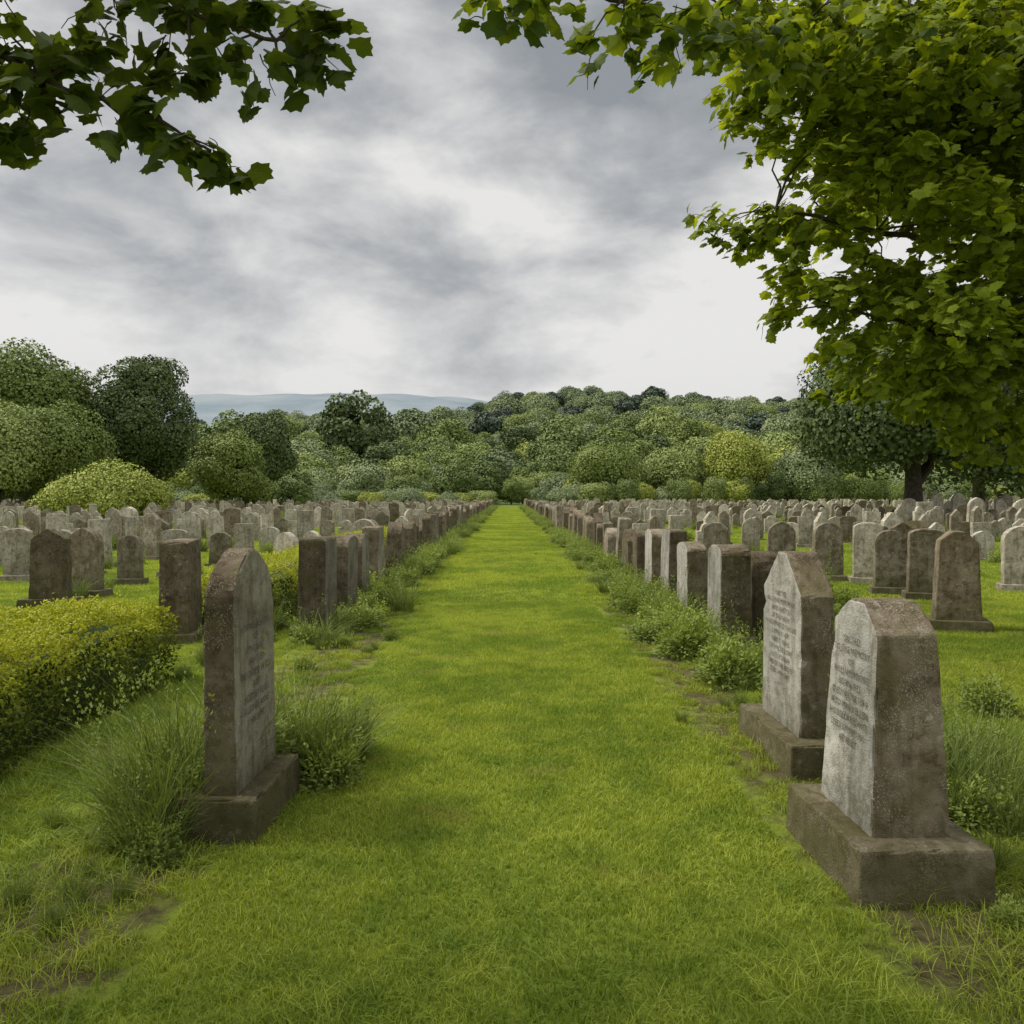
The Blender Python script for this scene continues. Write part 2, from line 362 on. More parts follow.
for i in range(26): put(random.choice([-1.75,1.8])+random.gauss(0,.2),random.uniform(3.2,9),random.choice([0,1,2,3]),random.uniform(.25,.5))
for i in range(10): put(-1.5-abs(random.gauss(0,.25)),random.uniform(2.9,4.0),random.choice([0,1,2]),random.uniform(.2,.35))
for i in range(16): put(1.8+abs(random.gauss(0,.4)),random.uniform(2.4,3.0),random.choice([0,1,2,3,4]),random.uniform(.2,.35))
L=np.array(L); n=len(L)
R=np.zeros((n,3)); R[:,2]=rng.random(n)*6.283
scatter('wild_grass_and_weeds',protoT,np.stack([L[:,0],L[:,1],np.zeros(n)],-1),R,np.stack([L[:,3],L[:,3],L[:,4]],-1),L[:,2])

# ------------------------------------------------------------------ headstones
def outline(kind,w,h):
    hw=w/2
    if kind=='round':
        a=np.linspace(0,math.pi,13); r=hw; return [(-hw,0)]+[( -r*math.cos(t),h-r*.8+r*.8*math.sin(t)) for t in a]+[(hw,0)]
    if kind=='segment':
        a=np.linspace(0,math.pi,9); return [(-hw,0)]+[(-hw*math.cos(t),h-hw*.35+hw*.35*math.sin(t)) for t in a]+[(hw,0)]
    if kind=='gable': return [(-hw,0),(-hw*.9,h-hw*.6),(0,h),(hw*.9,h-hw*.6),(hw,0)]
    if kind=='gothic':
        k=.95*hw/.866
        l=[(-hw+2*hw*(1-math.cos(a)),h-.95*hw+k*math.sin(a)) for a in np.linspace(0,math.pi/3,7)]
        return [(-hw,0)]+l[:-1]+[(0,h)]+[(-x,z) for x,z in l[-2::-1]]+[(hw,0)]
    if kind=='shoulder':
        a=np.linspace(0,math.pi,9); r=hw*.62; return [(-hw,0),(-hw,h-r*1.05),(-r,h-r*1.0)]+[(-r*math.cos(t),h-r+.0+r*math.sin(t)) for t in a[1:-1]]+[(r,h-r*1.0),(hw,h-r*1.05),(hw,0)]
    if kind=='chamfer': return [(-hw,0),(-hw*.82,h-.09),(-hw*.3,h+.03),(hw*.25,h+.03),(hw*.80,h-.07),(hw,0)]
    if kind=='step': return [(-hw,0),(-hw*.97,h-.24),(-hw*.2,h),(hw*.2,h),(hw*.97,h-.24),(hw,0)]
    if kind=='flat': return [(-hw,0),(-hw*.95,h-.02),(-hw*.9,h),(hw*.9,h),(hw*.95,h-.02),(hw,0)]
def headstone_mesh(kind,w,h,t,base,bh,mat,taper=.0,bevel=.012,name='headstone'):
    bm=bmesh.new(); z0=bh-.01
    vs=[bm.verts.new((-t/2,u,z0+z)) for u,z in outline(kind,w,h)]
    f=bm.faces.new(vs); r=bmesh.ops.extrude_face_region(bm,geom=[f]); ev=[v for v in r['geom'] if isinstance(v,bmesh.types.BMVert)]
    bmesh.ops.translate(bm,verts=ev,vec=(t,0,0))
    for v in bm.verts: v.co.x*=1-taper*(v.co.z-z0)/h
    def box(bx,by,za,zb,sh):
        q=bmesh.ops.create_cube(bm,size=1)
        for v in q['verts']:
            top=v.co.z>0; s=1-sh if top else 1
            v.co=Vector((v.co.x*bx*s,v.co.y*by*s,zb if top else za))
    if base: box(base[0],base[1],-.08,bh,.05)
    bmesh.ops.recalc_face_normals(bm,faces=bm.faces)
    es=[e for e in bm.edges if len(e.link_faces)==2 and e.calc_face_angle(0)>.35]
    bmesh.ops.bevel(bm,geom=es,offset=bevel,segments=2,affect='EDGES',profile=.6,clamp_overlap=True)
    me=bpy.data.meshes.new(name); bm.to_mesh(me); bm.free(); me.materials.append(mat)
    return me
from mathutils import noise as mn
def roughen(me,amt=.006,cuts=0.05,chips=0,face=None,bh=.2):
    bm=bmesh.new(); bm.from_mesh(me)
    bmesh.ops.triangulate(bm,faces=[f for f in bm.faces if len(f.verts)>4])
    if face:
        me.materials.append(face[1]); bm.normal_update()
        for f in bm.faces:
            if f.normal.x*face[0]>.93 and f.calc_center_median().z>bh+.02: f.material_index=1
    for _ in range(4):
        es=[e for e in bm.edges if e.calc_length()>cuts*1.6]
        if not es: break
        bmesh.ops.subdivide_edges(bm,edges=es,cuts=1,use_grid_fill=True)
        bmesh.ops.triangulate(bm,faces=[f for f in bm.faces if len(f.verts)>4])
    bm.normal_update(); off=Vector((random.random()*50,0,0))
    for v in bm.verts:
        q=v.co*9+off; d=mn.noise(q)*amt+mn.noise(q*3.1)*amt*.5
        v.co+=v.normal*d
        if chips:
            c=mn.noise(v.co*16+off)
            ed=max((e.calc_face_angle(0) for e in v.link_edges if len(e.link_faces)==2),default=0)
            if ed>.3 and c>.05: v.co-=v.normal*chips*(c-.05)*3
    bm.to_mesh(me); bm.free()
def text_on(parent,lines,side,zc,t,taper,h,bh,size=.04,yc=0):
    cu=bpy.data.curves.new('txt','FONT'); cu.body='\n'.join(lines); cu.size=size; cu.align_x='CENTER'; cu.space_line=1.15; cu.resolution_u=2
    o=bpy.data.objects.new('txt',cu); COL.objects.link(o)
    dg=bpy.context.evaluated_depsgraph_get(); me=bpy.data.meshes.new_from_object(o.evaluated_get(dg)); bpy.data.objects.remove(o)
    for v in me.vertices:
        x,y=v.co.x,v.co.y; z=zc+y; hx=t/2*(1-taper*(z-bh)/h)+.005
        v.co=(side*hx, yc+side*x, z)
    me.materials.clear(); me.materials.append(M_eng); me.name='inscription'
    return add('inscription',me,parent)
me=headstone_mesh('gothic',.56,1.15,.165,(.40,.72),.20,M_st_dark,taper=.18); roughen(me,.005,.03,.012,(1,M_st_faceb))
o=add('headstone',me,loc=(-1.335,3.99,0),rot=(0,0,math.radians(-2)))
text_on(o,['IN','LOVING MEMORY','OF','THOMAS','HARTLEY','WHO DIED 14 MAY','1887','AGED 63 YEARS','ALSO OF ANNE','HIS WIFE'],1,1.0,.165,.18,1.15,.2,.05)
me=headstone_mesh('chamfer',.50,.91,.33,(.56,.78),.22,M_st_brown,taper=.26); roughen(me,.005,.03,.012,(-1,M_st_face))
o=add('headstone',me,loc=(1.62,3.44,0),rot=(0,0,math.radians(1.5)))
text_on(o,['SACRED','TO THE MEMORY','OF','WILLIAM MOORE','BORN 1821','DIED 9 JUNE 1894','ALSO MARY ELLEN','HIS BELOVED WIFE','DIED 3 MAY 1901','AT REST'],-1,.96,.33,.26,.91,.22,.042)
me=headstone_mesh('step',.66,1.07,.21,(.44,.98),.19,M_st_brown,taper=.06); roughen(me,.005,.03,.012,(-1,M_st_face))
o=add('headstone',me,loc=(1.79,4.93,0),rot=(0,0,math.radians(1)))
text_on(o,['ERECTED','IN LOVING MEMORY OF','JAMES WHITTLE','OF THIS PARISH','WHO DEPARTED THIS LIFE','2 MARCH 1879','AGED 71 YEARS','THY WILL BE DONE','ALSO OF SARAH','WIFE OF THE ABOVE','DIED 1 MAY 1883'],-1,.98,.21,.06,1.07,.19,.043)
kinds=['round','gable','gothic','shoulder','segment','flat','chamfer','step']
def hs(x,y,kind,w,h,t,mat,rz=0,base=None,bh=.12,tilt=0,face=None):
    me=headstone_mesh(kind,w,h-bh,t,base or (t+.16,w+.14),bh,mat,taper=.05); roughen(me,.006,.08,.01,face,bh)
    add('headstone',me,loc=(x,y,0),rot=(random.gauss(0,.012),random.gauss(0,.015)+tilt,rz))
B,G,Lt,D=M_st_brown,M_st_grey,M_st_light,M_st_dark
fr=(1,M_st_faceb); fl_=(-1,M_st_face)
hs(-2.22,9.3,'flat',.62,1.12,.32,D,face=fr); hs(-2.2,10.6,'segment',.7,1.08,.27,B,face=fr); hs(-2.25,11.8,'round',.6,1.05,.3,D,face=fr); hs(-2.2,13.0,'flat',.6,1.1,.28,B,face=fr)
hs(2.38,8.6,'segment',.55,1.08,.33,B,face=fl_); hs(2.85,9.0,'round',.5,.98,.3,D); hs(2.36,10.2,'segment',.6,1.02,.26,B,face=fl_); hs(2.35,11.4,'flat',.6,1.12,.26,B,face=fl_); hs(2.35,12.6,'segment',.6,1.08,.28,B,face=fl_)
hs(-3.6,8.8,'flat',.5,1.12,.32,D,.1)
q=math.pi/2
hs(-6.4,11.2,'gable',.5,1.15,.22,D,q+.15,base=(.45,.75),bh=.16); hs(-6.65,12.6,'gothic',.5,1.1,.2,B,q-.1,base=(.4,.7)); hs(-6.75,14.3,'round',.42,.9,.14,G,q); hs(-6.5,15.6,'segment',.5,.95,.15,Lt,q+.1)
hs(-7.9,14.2,'round',.5,1.0,.15,Lt,q); hs(-9.1,14.9,'segment',.5,1.0,.15,Lt,q); hs(-9.6,13.6,'gothic',.5,.95,.15,G,q)
hs(5.35,9.5,'chamfer',.5,1.15,.33,B,q-.35,base=(.5,.72),bh=.13); hs(6.4,12.2,'segment',.52,1.1,.2,G,q-.3); hs(6.2,12.9,'round',.5,1.05,.2,G,q-.3); hs(6.5,14.4,'segment',.5,1.12,.18,Lt,q-.3); hs(5.95,14.8,'round',.5,1.1,.18,G,q-.2)
hs(8.6,13.3,'round',.6,1.1,.2,Lt,q-.3); hs(7.7,15.6,'gable',.5,1.1,.2,B,q-.2); hs(5.2,15.2,'gothic',.5,1.12,.2,G,q-.2)
protoS=[]
for i,k in enumerate(kinds):
    protoS.append(add('p',headstone_mesh(k,.58,.92,.26,(.4,.74),.12,[B,D,G][i%3],taper=.05,name='row_stone'),link=False))
for i,k in enumerate(kinds):
    protoS.append(add('p',headstone_mesh(k,.55,.92,.15,(.32,.7),.1,[Lt,G,Lt,Lt,B,Lt,G,Lt][i],taper=.02,name='field_stone'),link=False))
P=[];R=[];S=[];I=[]
def ps(x,y,rz,s,sh,i): P.append((x,y,0)); R.append((random.gauss(0,.025),random.gauss(0,.035),rz)); S.append((s,s*random.uniform(.9,1.1),sh)); I.append(i)
y=14.2
while y<112:
    for sg,x0 in ((-1,-2.22),(1,2.36)):
        if not(sg==1 and y<13.7): ps(x0+random.gauss(0,.06),y+random.gauss(0,.1),random.gauss(0,.07)+(math.pi if random.random()<.5 else 0),random.uniform(.85,1.12),random.uniform(.84,1.12),random.choice([0,1,4,4,5,5,6,7,2]))
    y+=1.22
for sg in (-1,1):
    for k in range(34):
        x0=sg*(6.5+2.45*k) ; y=15.8+random.random()
        while y<112:
            if abs(x0)<.74*y+3 and random.random()<.86:
                ps(x0+random.gauss(0,.22),y+random.gauss(0,.2),q+random.gauss(0,.2),random.uniform(.7,1.2),random.uniform(.65,1.2),8+random.randrange(8))
            y+=random.choice([1.35,1.5,1.5,2.0])
    y=15.5
    while y<110:
        ps(sg*4.15+random.gauss(0,.12),y,q+random.gauss(0,.3),random.uniform(.75,1.05),random.uniform(.7,1.05),8+random.randrange(8)); y+=random.choice([1.5,1.7,3])
for i in range(26):
    yy=random.uniform(34,75); ps(yy*random.uniform(.5,.66),yy,q,1.3,random.uniform(1.2,1.9),random.choice([8,10,11,13]))
scatter('headstone_rows',protoS,P,R,S,I)

# ------------------------------------------------------------------ hedges
def hedge(name,x0,x1,y0,y1,h,seed,dens=6500):
    n=int((y1-y0)*dens); L_=y1-y0
    w=(x1-x0)
    u=rng.random(n)*(h*2+w); y=rng.uniform(y0,y1,n)
    px=np.where(u<h,x0,np.where(u<h+w,x0+(u-h),x1)); pz=np.where(u<h,u,np.where(u<h+w,h,(2*h+w)-u))
    nx_=np.where(u<h,-1.,np.where(u<h+w,0,1.)); nz=np.where((u>=h)&(u<h+w),1.,0)
    e=rng.random(n)<(w*h*2)/(2*h+w)/L_
    px=np.where(e,rng.uniform(x0,x1,n),px); pz=np.where(e,rng.uniform(0,h,n),pz); ye=np.where(rng.random(n)<.5,y0,y1); y=np.where(e,ye,y)
    nx_=np.where(e,0,nx_); nz=np.where(e,0,nz); ny=np.where(e,np.where(ye==y0,-1.,1.),0.)
    nr=np.stack([nx_,ny,nz],-1)
    pos=np.stack([px,y,pz],-1)
    c=np.stack([np.full(n,(x0+x1)/2),y,np.full(n,h*.55)],-1); dv=pos-c; 
    r=np.sqrt((dv[:,0]/(w/2))**2+(np.maximum(dv[:,2],0)/(h*.45))**2); f=np.where(r>1.15,1.15/np.maximum(r,1e-6),1.)
    pos[:,0]=c[:,0]+dv[:,0]*f; pos[:,2]=np.where(dv[:,2]>0,c[:,2]+dv[:,2]*f,pos[:,2])
    lump=.045*np.sin(y*4.3+seed)+.03*np.sin(y*9.7+px*8)+.03*np.sin(pz*13+y*5)
    pos+=nr*(lump+rng.normal(size=n)*.03)[:,None]
    ax=norm(nr*.5+rdir(n)*.9+[0,0,.35]); nn=norm(nr+rdir(n)*.7+[0,0,.25])
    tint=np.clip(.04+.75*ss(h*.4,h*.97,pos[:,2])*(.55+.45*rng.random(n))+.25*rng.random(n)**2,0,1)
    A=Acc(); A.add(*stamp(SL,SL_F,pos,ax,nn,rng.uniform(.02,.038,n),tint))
    k=int(L_*60); bp_=np.stack([rng.uniform(x0+.05,x1-.05,k),rng.uniform(y0,y1,k),np.full(k,h)],-1)
    for j in range(5):
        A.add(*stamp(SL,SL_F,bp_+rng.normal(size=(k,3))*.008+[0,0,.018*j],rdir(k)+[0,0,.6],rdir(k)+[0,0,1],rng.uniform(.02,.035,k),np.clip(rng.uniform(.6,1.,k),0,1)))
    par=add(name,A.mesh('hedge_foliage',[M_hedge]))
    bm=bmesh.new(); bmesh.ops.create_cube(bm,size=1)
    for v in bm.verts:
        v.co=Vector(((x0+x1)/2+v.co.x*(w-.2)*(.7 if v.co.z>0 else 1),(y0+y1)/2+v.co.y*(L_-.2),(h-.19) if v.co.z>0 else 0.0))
    me=bpy.data.meshes.new('hedge_core'); bm.to_mesh(me); bm.free(); me.materials.append(M_hedge); add('opaque_core',me,par)  # solid dark box added inside so the hedge isn't see-through
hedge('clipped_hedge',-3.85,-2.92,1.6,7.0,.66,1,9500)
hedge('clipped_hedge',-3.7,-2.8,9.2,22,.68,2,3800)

# ------------------------------------------------------------------ distant trees
def crown(A,cx,cz,rx,rz,nb,nl,ls,br=(.25,.42),skirt=-.75,seed=0,core=.5):
    d=rdir(nb*3); d=d[d[:,2]>skirt][:nb]; nb=len(d)
    k=rng.uniform(.48,.76,nb); C=d*k[:,None]*np.array([rx,rx,rz]); C+=np.array([cx,0,cz]); BR=rng.uniform(*br,nb)*rx; bt=rng.random(nb)
    w=BR**2; w/=w.sum(); bi=rng.choice(nb,nl,p=w)
    dd=rdir(nl); pos=C[bi]+dd*(BR[bi]*rng.uniform(.80,1.08,nl))[:,None]*np.array([1,1,.85])
    q_=(pos-np.array([cx,0,cz]))/np.array([rx,rx,rz]); kk=np.linalg.norm(q_,axis=1)>core
    pos=pos[kk];dd=dd[kk];bi=bi[kk]; n=len(pos)
    nn=norm(dd*.8+norm(q_[kk])*.9+rdir(n)*.22+np.array([0,0,.15]))
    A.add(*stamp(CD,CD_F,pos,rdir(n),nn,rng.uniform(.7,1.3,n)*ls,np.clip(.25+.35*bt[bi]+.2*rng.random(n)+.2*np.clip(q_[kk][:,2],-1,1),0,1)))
    return C
def tree_parts(H,W,th,nb,nl,ls,mat,multi=None,skirt=-.75,limbs=9,br=(.25,.42)):
    A=Acc(); cz=(H+th)/2; rz=(H-th)/2
    C=crown(A,0,cz,W/2,rz,nb,nl,ls,skirt=skirt,br=br)
    T=Acc(); r0=W*.035+.06
    V,F=tube([(0,0,-.3),(0,0,.3),(.05,0,th),(0,.1,cz)],[r0*1.5,r0*1.1,r0*.85,r0*.5],8); T.add(V,F)
    for c in C[:limbs]:
        V,F=tube(curve((0,0,th*.9+rng.random()*rz*.5),c,.08,.05),np.linspace(r0*.45,r0*.1,6),5); T.add(V,F)
    return A,T
def tree(name,x,y,H,W,th,nb,nl,ls,mat,skirt=-.75,br=(.25,.42),rot=0):
    A,T=tree_parts(H,W,th,nb,nl,ls,mat,skirt=skirt,br=br)
    e=add(name,None,loc=(x,y,float(hgt(x,y))),rot=(0,0,rot)); add('trunk_and_limbs',T.mesh('trunk',[M_bark],True),e); add('foliage',A.mesh('foliage',[mat]),e)
    return e
def proto_tree(H,W,th,nb,nl,ls,mat,**k):
    A,T=tree_parts(H,W,th,nb,nl,ls,mat,limbs=5,**k)
    nA=A.n
    V=np.concatenate(A.V+T.V); FA=np.concatenate(A.F[4]); FT=np.concatenate(T.F[4])+nA
    me=mk_mesh('tree_proto',V,[np.concatenate([FA,FT])],np.concatenate(A.T+T.T),[mat,M_bark],midx=np.r_[np.zeros(len(FA)),np.ones(len(FT))])
    return add('tree_proto',me,link=False)
tree('broadleaf_tree',22.8,45,10.8,14,1.7,90,68000,.21,M_tree_d,skirt=-.6,br=(.24,.38))
tree('broadleaf_tree',33,56,11,12,1.2,60,30000,.26,M_tree_d,skirt=-.8)
tree('broadleaf_tree',-34.2,76,15.8,9.4,2.0,80,46000,.22,M_tree_d,skirt=-.95,br=(.28,.42))
tree('broadleaf_tree',-44.5,74,15.8,14,2.2,90,56000,.24,M_tree,skirt=-.8,br=(.24,.38))
tree('broadleaf_tree',-37.5,66,10.0,9,.6,70,36000,.19,M_tree,skirt=-.9,br=(.26,.4))
tree('broadleaf_tree',-39.6,62,9.2,8.5,.4,70,36000,.18,M_mid,skirt=-.9,br=(.26,.4))
tree('broadleaf_tree',-54,80,15.8,14,2,70,38000,.28,M_tree,skirt=-.8)
tree('broadleaf_tree',-29.5,85,8.9,8,.5,70,30000,.2,M_tree,skirt=-.9,br=(.28,.42))
tree('broadleaf_tree',-33.5,110,14.5,10,1.5,60,24000,.28,M_tree_d,skirt=-.9)
tree('broadleaf_tree',34.5,121,11.5,10.8,.8,70,30000,.25,M_tree_y,skirt=-.9,br=(.28,.42))
tree('broadleaf_tree',14.5,122,9.8,12,.5,70,28000,.25,M_tree,skirt=-.95,br=(.28,.42))
tree('broadleaf_tree',25.5,124,9.0,10.5,.5,70,26000,.25,M_mid,skirt=-.95,br=(.28,.42))
tree('broadleaf_tree',44,118,9.5,9.5,.5,70,26000,.25,M_mid2,skirt=-.95,br=(.28,.42))
def shrub(x,y,H,W,mat,nl=9000,ls=.2): 
    tree('rounded_shrub',x,y,H,W,-H*.25,60,nl,ls,mat,skirt=-.6,br=(.26,.4))
shrub(-24.6,50,3.5,6.6,M_tree_y,24000,.13); shrub(-27.8,51,2.6,4.5,M_tree_y,13000,.14)
shrub(-27,87,4.6,4,M_tree); shrub(-24,90,5,4.6,M_mid)
bb=(.27,.42)
PT=[proto_tree(10,10.5,.3,50,10000,.36,M_mid,skirt=-.95,br=bb),proto_tree(11,9.5,.3,46,10000,.36,M_mid,skirt=-.95,br=bb),proto_tree(8.5,11,.2,50,10000,.36,M_mid2,skirt=-.95,br=bb),proto_tree(10,10,.3,46,10000,.36,M_tree,skirt=-.95,br=bb),proto_tree(9.5,10.5,.3,46,10000,.36,M_tree_y,skirt=-.95,br=bb),
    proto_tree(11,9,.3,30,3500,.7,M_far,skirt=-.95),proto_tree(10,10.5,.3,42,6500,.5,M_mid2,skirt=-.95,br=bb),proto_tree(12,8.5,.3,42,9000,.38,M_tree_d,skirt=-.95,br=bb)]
P=[];R=[];S=[];I=[]
def pt(x,y,s,sz,i): P.append((x,y,float(hgt(x,y))-.3)); R.append((0,0,random.random()*6.28)); S.append((s,s,sz)); I.append(i)
x=-62
while x<80:
    if abs(x-1)>1.8:
        d=random.uniform(114,119); hh=random.uniform(.22,.42)+ (.12 if x>3 else 0)
        pt(x,d,random.uniform(.32,.5),hh,random.choice([0,2,3,4,2,0,7]))
    x+=random.uniform(1.6,3.2)
for i in range(26):
    xx=random.uniform(-46,-12); pt(xx,random.uniform(92,104),random.uniform(.28,.42),random.uniform(.2,.3),random.choice([4,2,4,0]))
pt(0.5,134,.45,.5,3); pt(2.5,137,.5,.55,0); pt(-2,139,.55,.6,7)
cell={}
tries=0
while tries<12000:
    tries+=1
    y=math.sqrt(random.uniform(124**2,760**2)); x=random.uniform(-1,1)*(.72*y+20)
    if y<150 and abs(x-1)<3: continue
    rid=y>610
    s=random.uniform(.8,1.35)*(1+.45*(y>180))
    if random.random()<.12: s*=1.3
    if y<150: s*=random.uniform(.55,.9)
    if rid: s=random.uniform(.8,1.0)
    sep_=7.9*s if not rid else 9
    c=(int(x//18),int(y//18)); ok=True
    for a in (-1,0,1):
        for b_ in (-1,0,1):
            for (u,v) in cell.get((c[0]+a,c[1]+b_),()):
                if (u-x)**2+(v-y)**2<sep_**2: ok=False;break
    if not ok: continue
    cell.setdefault(c,[]).append((x,y))
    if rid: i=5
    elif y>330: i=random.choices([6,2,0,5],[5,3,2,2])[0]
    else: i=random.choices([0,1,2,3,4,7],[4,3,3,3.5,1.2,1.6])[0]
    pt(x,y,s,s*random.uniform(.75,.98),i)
scatter('distant_woodland',PT,P,R,S,I)
print('woods',len(P))

# ------------------------------------------------------------------ overhanging trees (near)
def near_tree(name,trunk,nodes,clumps,leafmat,ls,density,droop=.3,fill=(),fill_ls=None):
    A=Acc();T=Acc()
    V,F=tube(trunk[0],trunk[1],12);T.add(V,F)
    for pts,r0,r1 in nodes:
        pts=np.array(pts,float); 
        t=np.linspace(0,len(pts)-1,len(pts)*4); P_=np.stack([np.interp(t,range(len(pts)),pts[:,k]) for k in range(3)],-1)+rng.normal(size=(len(t),3))*.012
        V,F=tube(P_,np.linspace(r0,r1,len(t)),7);T.add(V,F)
    nodepts=np.concatenate([np.array(p,float) for p,_,_ in nodes])
    for ci,(cx,cy,cz,r,tn) in enumerate(list(clumps)+list(fill)):
        isf=ci>=len(clumps); s_=(fill_ls or ls) if isf else ls; dk=density*(.8 if isf else 1)
        if isf and cy<4.3: dk=.95
        c=np.array([cx,cy,cz]); dn=nodepts-c; j=np.argmin(np.linalg.norm(dn,axis=1)); a=nodepts[j]
        L_=np.linalg.norm(c-a)
        if L_>.05:
            V,F=tube(curve(a,c,.08,.06),np.linspace(.006+.005*L_,.003,6),5);T.add(V,F)
        out=norm((c-a)[None])[0]
        nt_=max(4,int(11*(r/.3)**1.7*dk)); 
        for k in range(nt_):
            s0=c+rng.normal(size=3)*r*.25
            d=norm((rng.normal(size=3)*np.array([1,1,.55])+out*.35+np.array([0,0,-droop*.3]))[None])[0]
            L2=r*rng.uniform(.6,1.15)
            e=s0+d*L2+np.array([0,0,-droop*L2*.5])
            tw=curve(s0,e,.1,.06,5)
            if not isf or cy>4.3:
                V,F=tube(tw,np.linspace(.003,.0015,5),3);T.add(V,F)
            nl=max(4,int(L2/(s_*.28)))
            t=rng.uniform(.1,1.0,nl); pp=s0+(e-s0)*t[:,None]+rng.normal(size=(nl,3))*s_*.3
            sdv=norm(np.cross(np.tile(d,(nl,1)),[0,0,1.]))*np.where(rng.random(nl)<.5,1,-1)[:,None]
            ax=norm(d*.6+sdv*.8+rng.normal(size=(nl,3))*.35+np.array([0,0,-.35-.3*droop]))
            nn=norm(np.array([-.25,-.15,1.])+rng.normal(size=(nl,3))*.42+out*.25)
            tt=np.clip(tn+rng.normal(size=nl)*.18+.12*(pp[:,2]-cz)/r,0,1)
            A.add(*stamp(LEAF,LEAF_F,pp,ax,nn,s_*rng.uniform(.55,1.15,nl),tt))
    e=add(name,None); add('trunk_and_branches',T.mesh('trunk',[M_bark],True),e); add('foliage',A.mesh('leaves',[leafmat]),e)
    print(name,A.n)
cl=[(1.55,6,3.6,.2,.5),(1.72,6.1,3.68,.22,.5),(1.97,6,3.7,.34,.6),(2.1,6,3.06,.22,.6),(1.97,6,2.9,.14,.6),(2.5,6,3.15,.42,.7),(2.52,6,2.8,.26,.7),(2.8,6,2.6,.28,.7),(3.15,6,2.45,.36,.6),(3.5,6.1,2.3,.34,.6),(3.9,6.2,2.2,.36,.5),(3.3,5.8,2.75,.4,.7),(3.7,6,2.7,.45,.6),
 (2.35,6.2,3.7,.45,.75),(2.9,6.2,3.3,.5,.8),(3.3,6.2,3.2,.5,.7),(3.9,6,3.0,.5,.6),(2.0,6,4.35,.36,.7),(1.85,6,4.75,.36,.6),(1.6,5.6,5.0,.4,.5),(2.6,6,4.7,.5,.7),(2.7,5.9,4.1,.5,.8),(3.3,6,4.2,.6,.7),(3.3,5.8,5.0,.6,.6),(3.9,6,3.8,.6,.6),(2.3,6.3,3.3,.3,.8),(3.8,5.6,4.6,.6,.5),(4.4,6.3,3.2,.6,.5),(4.5,6.3,2.6,.5,.5),
 (2.2,5.8,4.1,.35,.8),(2.4,5.7,4.45,.35,.8),(3.0,5.5,3.7,.4,.8),(3.5,5.6,3.5,.4,.7),(3.1,5.5,2.95,.35,.8),(2.95,5.4,4.5,.4,.7),
 (2.2,6.0,5.1,.45,.5),(2.7,6.1,5.2,.5,.5),(2.1,5.7,4.8,.4,.6),(2.5,5.2,4.75,.4,.6),(3.4,6.4,4.7,.6,.4),(2.9,6.6,4.6,.6,.4)]
cl+=[(.36,3.5,3.56,.13,.3),(.5,3.5,3.66,.16,.3),(.68,3.6,3.72,.2,.3),(.92,3.9,3.9,.24,.3),(1.15,4.2,4.05,.26,.35),(1.42,4.5,4.2,.3,.4),(1.62,5.0,4.5,.3,.5),(.1,3.1,3.5,.12,.3),(-.07,3.0,3.42,.08,.3),(.25,3.2,3.6,.14,.3)]
fl=[]
while len(fl)<85:
    d=rdir(1)[0]*rng.random()**.33; c=np.array([5.9,7.6,5.2])+d*np.array([4.2,3.6,3.3])
    if c[1]<4.3: continue
    rx=c[0]/c[1]; ez=(c[2]-1.6)/c[1]
    if rx<.42 or ez<.10+max(0,(.60-rx))*.55: continue
    if c[2]<2.5: continue
    fl.append((*c,rng.uniform(.45,.65),rng.uniform(.4,.85)))
for i in range(20):
    fl.append((rng.uniform(.5,4.5),rng.uniform(.6,3.2),rng.uniform(4.9,6.2),rng.uniform(.4,.6),.4))
near_tree('lime_tree',([(6.7,7.4,-.2),(6.65,7.4,.5),(6.6,7.4,2.2),(6.5,7.3,4.2),(6.3,7.2,7)],[.42,.30,.25,.2,.08]),
 [([(6.6,7.4,2.6),(5.2,7.0,3.2),(3.9,6.4,3.5),(2.8,6.1,3.6),(2.0,6.0,3.75)],.05,.01),
  ([(6.55,7.4,2.3),(5.2,7.0,2.8),(4.2,6.4,2.8),(3.2,6.1,2.85),(2.5,6.0,3.0)],.045,.01),
  ([(6.5,7.3,4.2),(5.2,6.6,5.2),(4,5.9,5.5),(2.6,5.8,5.3),(1.6,5.0,4.7),(1.0,4.1,4.15),(.5,3.5,3.75),(.1,3.1,3.6)],.06,.006),
  ([(6.4,7.2,4.6),(4.6,4.8,5.6),(2.5,3,5.8),(.5,2,5.8)],.06,.02),([(6.4,7.2,4.6),(6.8,8.6,6.2),(7,9,7.5)],.08,.02),([(6.4,7.2,5),(5.2,8.4,6.5),(4.2,8.8,7)],.08,.02)],
 cl,M_near,.088,1.3,fill=fl,fill_ls=.11)
cl=[(-1.72,2.8,3.2,.17,.5),(-1.7,2.8,3.0,.15,.5),(-1.67,2.8,2.88,.14,.5),(-1.5,2.8,2.97,.14,.5),(-1.85,2.8,2.95,.16,.4),(-1.27,2.8,3.03,.12,.5),(-1.34,2.8,2.86,.12,.5),(-1.12,2.8,2.83,.1,.5),(-1.02,2.8,2.77,.09,.5),
 (-1.15,2.8,3.25,.14,.5),(-.95,2.8,3.17,.13,.5),(-.8,2.8,3.1,.12,.5),(-.67,2.8,3.08,.1,.5),(-.72,2.8,3.24,.12,.5),(-.64,2.8,3.15,.09,.5),(-1.4,2.8,3.32,.15,.5),(-1.6,2.7,3.36,.16,.5),(-.95,2.75,3.34,.14,.5),(-1.95,2.7,3.2,.2,.4),(-1.2,2.75,3.38,.14,.4),
 (-1.45,2.8,3.12,.12,.5),(-1.1,2.8,3.08,.09,.5),(-1.22,2.8,2.92,.1,.5),(-1.6,2.85,3.1,.14,.4),(-.85,2.8,3.22,.1,.5)]
fl=[]
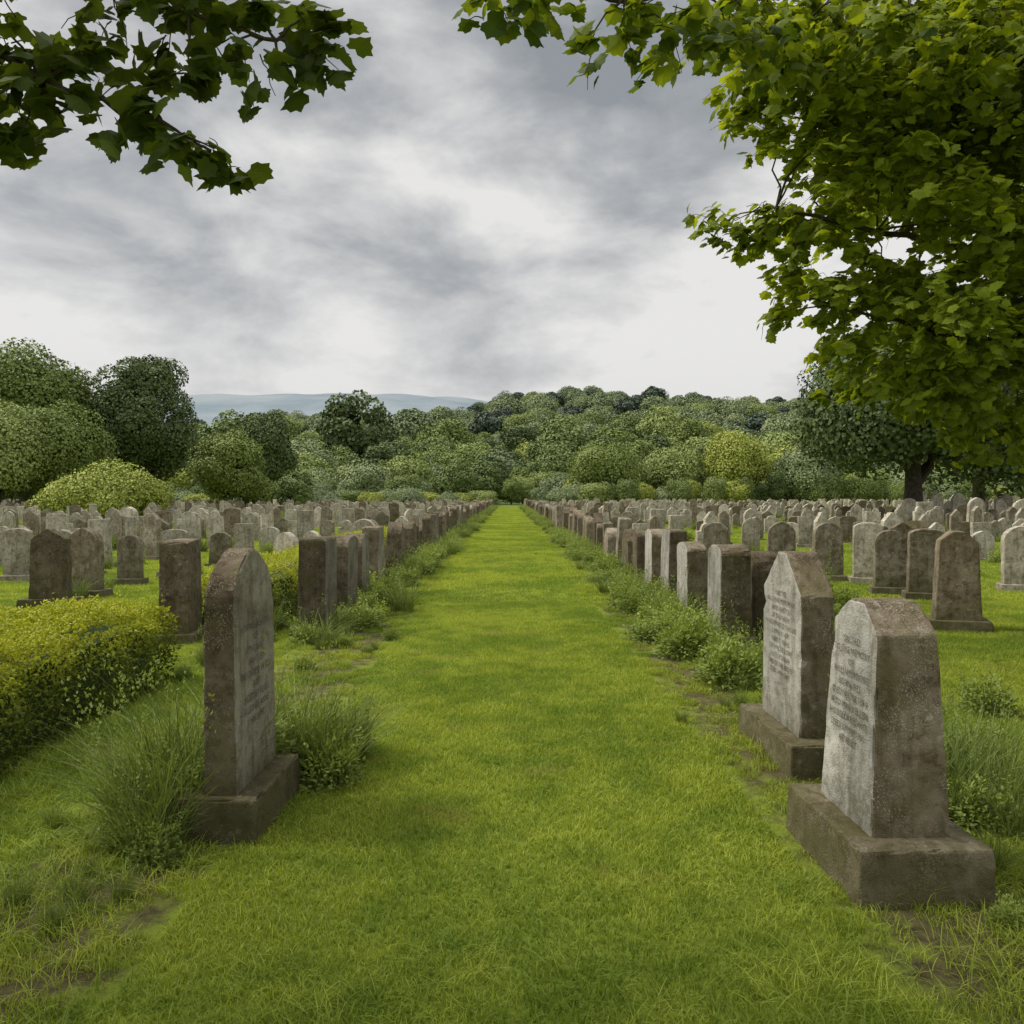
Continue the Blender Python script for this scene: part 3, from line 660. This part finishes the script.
for i in range(62):
    fl.append((rng.uniform(-6.5,-.8),rng.uniform(-1.5,3.4),rng.uniform(4.9,6.6),rng.uniform(.4,.6),.4))
near_tree('maple_tree',([(-5.6,.2,-.2),(-5.55,.2,.6),(-5.5,.3,2.4),(-5.3,.5,4.4),(-4.9,.8,6)],[.4,.29,.24,.18,.08]),
 [([(-5.4,.4,3.6),(-4.2,1.4,3.9),(-3,2.3,3.7),(-2.1,2.7,3.3),(-1.6,2.8,3.02),(-1.2,2.8,2.9),(-1.03,2.8,2.79)],.035,.002),
  ([(-4.2,1.4,3.9),(-3,2.3,3.9),(-2.0,2.7,3.6),(-1.5,2.75,3.4),(-1.1,2.8,3.27),(-.8,2.8,3.17),(-.65,2.8,3.1)],.02,.002),
  ([(-5.3,.5,4.4),(-3.6,1.2,5.4),(-2,1.6,5.7),(-.8,2,5.8)],.08,.02),([(-5.2,.6,5),(-5,-.6,6.2)],.06,.03)],
 cl,M_branchleaf,.09,1.9,fill=fl,fill_ls=.13)

# ------------------------------------------------------------------ sky / light / camera
SUN_EL=math.radians(50); AZ=math.radians(-82)
sd=Vector((math.sin(AZ)*math.cos(SUN_EL),math.cos(AZ)*math.cos(SUN_EL),math.sin(SUN_EL)))
su=bpy.data.lights.new('sun','SUN'); su.energy=3.0; su.angle=math.radians(14); su.color=(1,.94,.80)
so=add('sun',su); so.rotation_euler=sd.to_track_quat('Z','Y').to_euler()
w=bpy.data.worlds.new('World'); sc.world=w; w.use_nodes=True; nt=w.node_tree; ns,ln=nt.nodes,nt.links; ns.clear()
sky=N(ns,'ShaderNodeTexSky',sky_type='NISHITA',sun_disc=False,sun_elevation=SUN_EL,sun_rotation=AZ)
tc=N(ns,'ShaderNodeTexCoord').outputs['Generated']
sp=N(ns,'ShaderNodeSeparateXYZ'); ln.new(tc,sp.inputs[0])
def cn(scale,det,r,dist,off,zs):
    mp=N(ns,'ShaderNodeMapping'); mp.inputs['Scale'].default_value=(1,1,zs); mp.inputs['Location'].default_value=off; ln.new(tc,mp.inputs[0])
    n=N(ns,'ShaderNodeTexNoise'); n.inputs['Scale'].default_value=scale; n.inputs['Detail'].default_value=det; n.inputs['Roughness'].default_value=r; n.inputs['Distortion'].default_value=dist
    ln.new(mp.outputs[0],n.inputs['Vector']); return n.outputs['Fac']
big=cn(1.9,3,.5,.3,(4.1,1.3,2.2),1.9); med=cn(5.0,9,.56,.2,(9.0,2.0,5.),2.1)
f=mth(ns,ln,'ADD',mth(ns,ln,'MULTIPLY',big,.42),mth(ns,ln,'MULTIPLY',med,.58))
f=mth(ns,ln,'ADD',f,maprange(ns,ln,sp.outputs[2],.24,.50,.065,-.03))
cloud=ramp(ns,ln,f,[(.37,(.29,.315,.335)),(.45,(.42,.435,.45)),(.53,(.62,.62,.62)),(.61,(.82,.81,.795))])
hz=maprange(ns,ln,sp.outputs[2],.0,.2)
cloud=mixc(ns,ln,hz,mixc(ns,ln,.5,cloud,(.64,.635,.625)),cloud)
zen=maprange(ns,ln,sp.outputs[2],.54,.9,1.0,3.1)
sc_=N(ns,'ShaderNodeVectorMath',operation='SCALE'); ln.new(cloud,sc_.inputs[0]); ln.new(zen,sc_.inputs['Scale'])
sk=N(ns,'ShaderNodeVectorMath',operation='SCALE'); ln.new(sky.outputs[0],sk.inputs[0]); sk.inputs['Scale'].default_value=.1
fin=mixc(ns,ln,.96,sk.outputs[0],sc_.outputs[0])
bg=N(ns,'ShaderNodeBackground'); ln.new(fin,bg.inputs[0]); bg.inputs[1].default_value=1
o=N(ns,'ShaderNodeOutputWorld'); ln.new(bg.outputs[0],o.inputs[0])

cam=bpy.data.cameras.new('camera'); co=add('camera',cam); cam.sensor_width=36; cam.lens=28.125; cam.clip_start=.05; cam.clip_end=12000
co.location=(0,0,1.6); co.rotation_euler=(math.radians(90-1.2),0,math.radians(-.28))
sc.camera=co
